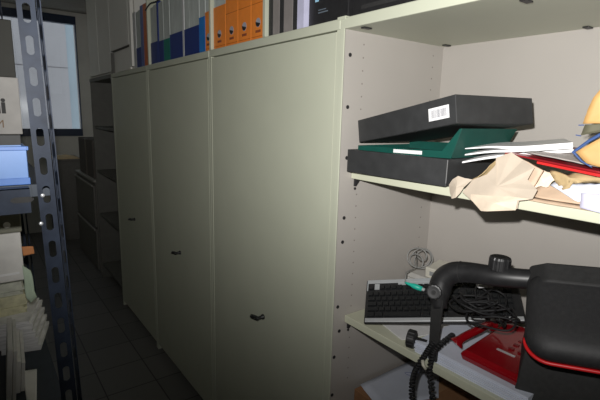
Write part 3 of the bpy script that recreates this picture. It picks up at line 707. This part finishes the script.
# flat strap down to the shelf edge
sa, sb = Vector((0.0679, 0.7021, 1.2038))-EO, Vector((0.0572, 0.6957, 1.0193))-EO
b = MB(); b.loft([[tuple(sa+Vector((-.003, -.019, 0))), tuple(sa+Vector((.004, -.019, 0))), tuple(sa+Vector((.004, .019, 0))), tuple(sa+Vector((-.003, .019, 0)))],
                  [tuple(sb+Vector((-.003, -.015, 0))), tuple(sb+Vector((.004, -.015, 0))), tuple(sb+Vector((.004, .013, 0))), tuple(sb+Vector((-.003, .013, 0)))]])
b.build('flat_strut', m_blackm, eq, .001)
def knob(name, c, axis, r, h, n=12, stem=0, par=eq, org=EO):
    q = Vector(axis).normalized().to_track_quat('Z', 'Y').to_matrix().to_4x4(); M_ = Matrix.Translation(Vector(c)-org) @ q
    N = 72; rings = []
    for (f, z) in ((.90, 0), (1, .12), (1, .80), (.93, .95), (.80, 1.0), (.45, .97)):
        rings.append([((r*f*(1+(.045 if (k//3) % 2 else 0)*(f > .9)))*math.cos(2*PI*k/N), (r*f*(1+(.045 if (k//3) % 2 else 0)*(f > .9)))*math.sin(2*PI*k/N), z*h) for k in range(N)])
    b = MB().loft(rings, M_)
    return b.build(name, m_black, par)
knob('adjusting_knob', (0.1298, 0.5687, 1.3137), (.05, 0, 1), .0262, .040)
knob('disc_knob', (0.0572, 0.7085, 1.2231), (-.86, -.45, .22), .0205, .012)
q = Vector((-.86, -.45, .22)).normalized().to_track_quat('Z', 'Y').to_matrix().to_4x4()
MB().lathe([(.006, 0), (.006, .002)], Matrix.Translation(Vector((0.0460, 0.7026, 1.2257))-EO) @ q, 16).build('knob_centre', m_blackm, eq)

# loose clamping screw with knob
ks = empty('clamping_screw', (.066, .788, ZL+.026), 'loose black knob with a threaded shaft lying on the papers at the shelf front', 'screw knob')
KO = Vector((.066, .788, ZL+.026)); ax = Vector((.30, -.62, -.03))
knob('knob_head', (.062, .793, ZL+.032), ax, .0265, .026, par=ks, org=KO)
q = ax.normalized().to_track_quat('Z', 'Y').to_matrix().to_4x4()
prof = []
for i in range(30): prof.append((.0085+(.0016 if i % 2 else 0), .024+i*.0012))
MB().lathe(prof, Matrix.Translation(Vector((.062, .793, ZL+.032))-KO) @ q, 16).build('threaded_shaft', m_blackm, ks)
MB().lathe([(.005, .058), (.005, .070), (.003, .072)], Matrix.Translation(Vector((.062, .793, ZL+.032))-KO) @ q, 14).build('screw_tip', m_silver, ks)

# red telephone
tp = empty('red_telephone', (.085, .462, ZL+.0365), 'glossy red push-button telephone on white papers, in front of the keyboard', 'telephone', None, (0, -.06, .0))
MB().loft([[(0, 0.001, 0), (.24, 0.001, 0), (.24, .158, 0), (0, .158, 0)], [(-.002, -.002, .018), (.242, -.002, .018), (.242, .165, .018), (-.002, .165, .018)], [(.010, .008, .028), (.23, .008, .040), (.23, .155, .040), (.010, .155, .028)]]).build('telephone_body', m_redgloss, tp, .004, 3)
MB().box(.070, .050, .031, .077, .100, .0335).build('nameplate', m_silver, tp)
bt = None
for i in range(4):
    for j in range(3):
        if bt is None:
            bt = MB().box(-.0055, -.007, 0, .0055, .007, .005).build('button', mat('button_red', (.16, .01, .012), .3), tp, .0015); k = bt
        else:
            k = bt.copy(); C.objects.link(k); k.parent = tp
        k.location = (.10+i*.026, .022+j*.026, .0325)
hs = MB(); P = catmull([(.022, .194, .022), (.042, .188, .036), (.11, .180, .042), (.17, .184, .036), (.20, .190, .022)], 6)
hs.tube(P, [.020, .021, .020, .017, .014]+[.012]*(len(P)-10)+[.014, .017, .020, .021, .020], 14)
hd = hs.build('handset', m_redgloss, tp, smooth=True)

# coiled black cord looping over the shelf edge
def helix(path, R, turns, r, name, material, label, cat, sub=14, group=None):
    P = catmull(path, 16); out = []; N = len(P); up = Vector((1, 0, 0))
    tot = turns*sub
    for i in range(tot+1):
        f = i/tot*(N-1); a = int(min(f, N-2)); p = P[a].lerp(P[a+1], f-a); t = (P[a+1]-P[a]).normalized()
        u = (up-t*up.dot(t)).normalized(); v = t.cross(u); th = 2*PI*i/sub
        out.append(p+u*R*math.cos(th)+v*R*math.sin(th))
    o = MB().tube(out, r, 6).build(name, material, smooth=True)
    return tag(o, label, cat, group)
helix([(0.1277, 0.6829, 1.0811), (0.0508, 0.6701, 1.0790), (0.0402, 0.6829, 1.0491), (0.0402, 0.6882, 0.9904), (-.02, .63, .96), (-.02, .632, .90), (-.02, .665, .875), (-.02, .692, .91), (-.02, .700, .965), (0.0402, 0.7362, 0.9744), (0.0402, 0.7096, 1.0331), (0.0487, 0.6957, 1.0683), (0.0850, 0.7042, 1.0598)], .0056, 66, .0034, 'coiled_cord', m_cable, 'black coiled telephone cord looping down over the lower shelf edge', 'cord')
# silver tie where the strands meet
bt_ = MB().tube([(0.0359, 0.6989, 0.9958), (0.0316, 0.7064, 1.0065), (0.0359, 0.7128, 1.0171)], .005, 8).build('cable_tie', mat('pale_tie', (.5, .48, .40), .5), smooth=True)
tag(bt_, 'small pale tie holding the coiled cord at the shelf edge', 'tie')

# tangle of black cables between keyboard and red telephone
rn = random.Random(21)
labs = ['black cable forming the widest loop of the tangle on the keyboard', 'black cable in the tangle, passing closest under the arm', 'black cable in the tangle, lying lowest over the red telephone',
        'black cable in the tangle, curling toward the cushion', 'black cable in the tangle, wound in a tight ring', 'black cable in the tangle, running back behind the keyboard', 'thin black cable bridging from arm to telephone handset']
for k in range(7):
    pts = []; cx, cy, cz = .19+rn.uniform(-.03, .06), .635+rn.uniform(-.05, .04), 1.172+rn.uniform(-.02, .012)
    n = rn.randint(14, 20); a0 = rn.uniform(0, 6)
    R = rn.uniform(.03, .065)
    for i in range(n):
        a = a0+i*.75
        pts.append((cx+R*.8*math.cos(a)+rn.uniform(-.012, .012), cy+R*math.sin(a)+rn.uniform(-.015, .015), cz+.02*math.sin(a*1.3+k)+rn.uniform(-.008, .008)))
    tag(MB().tube(catmull(pts, 6), rn.choice((.0024, .003, .0036)), 7).build('tangled_cable', m_cable, smooth=True), labs[k], 'cable', 'tangled black cables')
# pale connector in the tangle
cn = empty('white_connector', (0.2344, 0.6615, 1.2145), 'small white connector block among the tangled black cables', 'connector', None, (0, 0, -.5))
MB().box(-.022, -.008, 0, .022, .008, .010).build('connector_body', m_white, cn, .001)
MB().box(.022, -.006, .002, .028, .006, .008).build('contact', m_silver, cn)

# ---------------------------------------------------------------- cardboard box on the bottom shelf
cbx = empty('cardboard_box', (.10, .70, .431), 'brown cardboard box on the bottom shelf, under a white sheet', 'box')
MB().box(0, 0, 0, .37, .345, .284).build('box_body', m_card, cbx, .002)
MB().box(-.001, .15, .0, .0, .19, .284).box(0, .15, .284, .37, .19, .2845).build('tape', mat('brown_tape', (.35, .2, .1), .3), cbx)
o = sheet('white_sheet', [(.134, 1.050, .7165), (.46, 1.052, .7165), (.45, .93, .7175), (.31, .83, .719), (.095, .925, .7165)], m_bluewhite, (.28, .95, .720), .001, label='large bluish white sheet with pen marks on the cardboard box', cat='sheet', noise=.0004)
sc = MB(); base = o.location
P = catmull([(.36+.05*math.cos(a*1.1)*(.4+.1*a), .985+.016*math.sin(a*2.3), .7225) for a in [k*.5 for k in range(16)]], 4)
sc.tube([p-base for p in P], .0009, 4).build('pen_marks', mat('pen_ink', (.12, .15, .35), .5), o)
bc2 = empty('small_carton', (.06, .42, .431), 'brown carton next to the cardboard box at the bottom right', 'box')
MB().box(0, 0, 0, .35, .25, .22).build('carton_body', m_card, bc2, .002)
MB().box(.0, .11, .22, .35, .14, .2205).build('tape', MATS['brown_tape'], bc2)
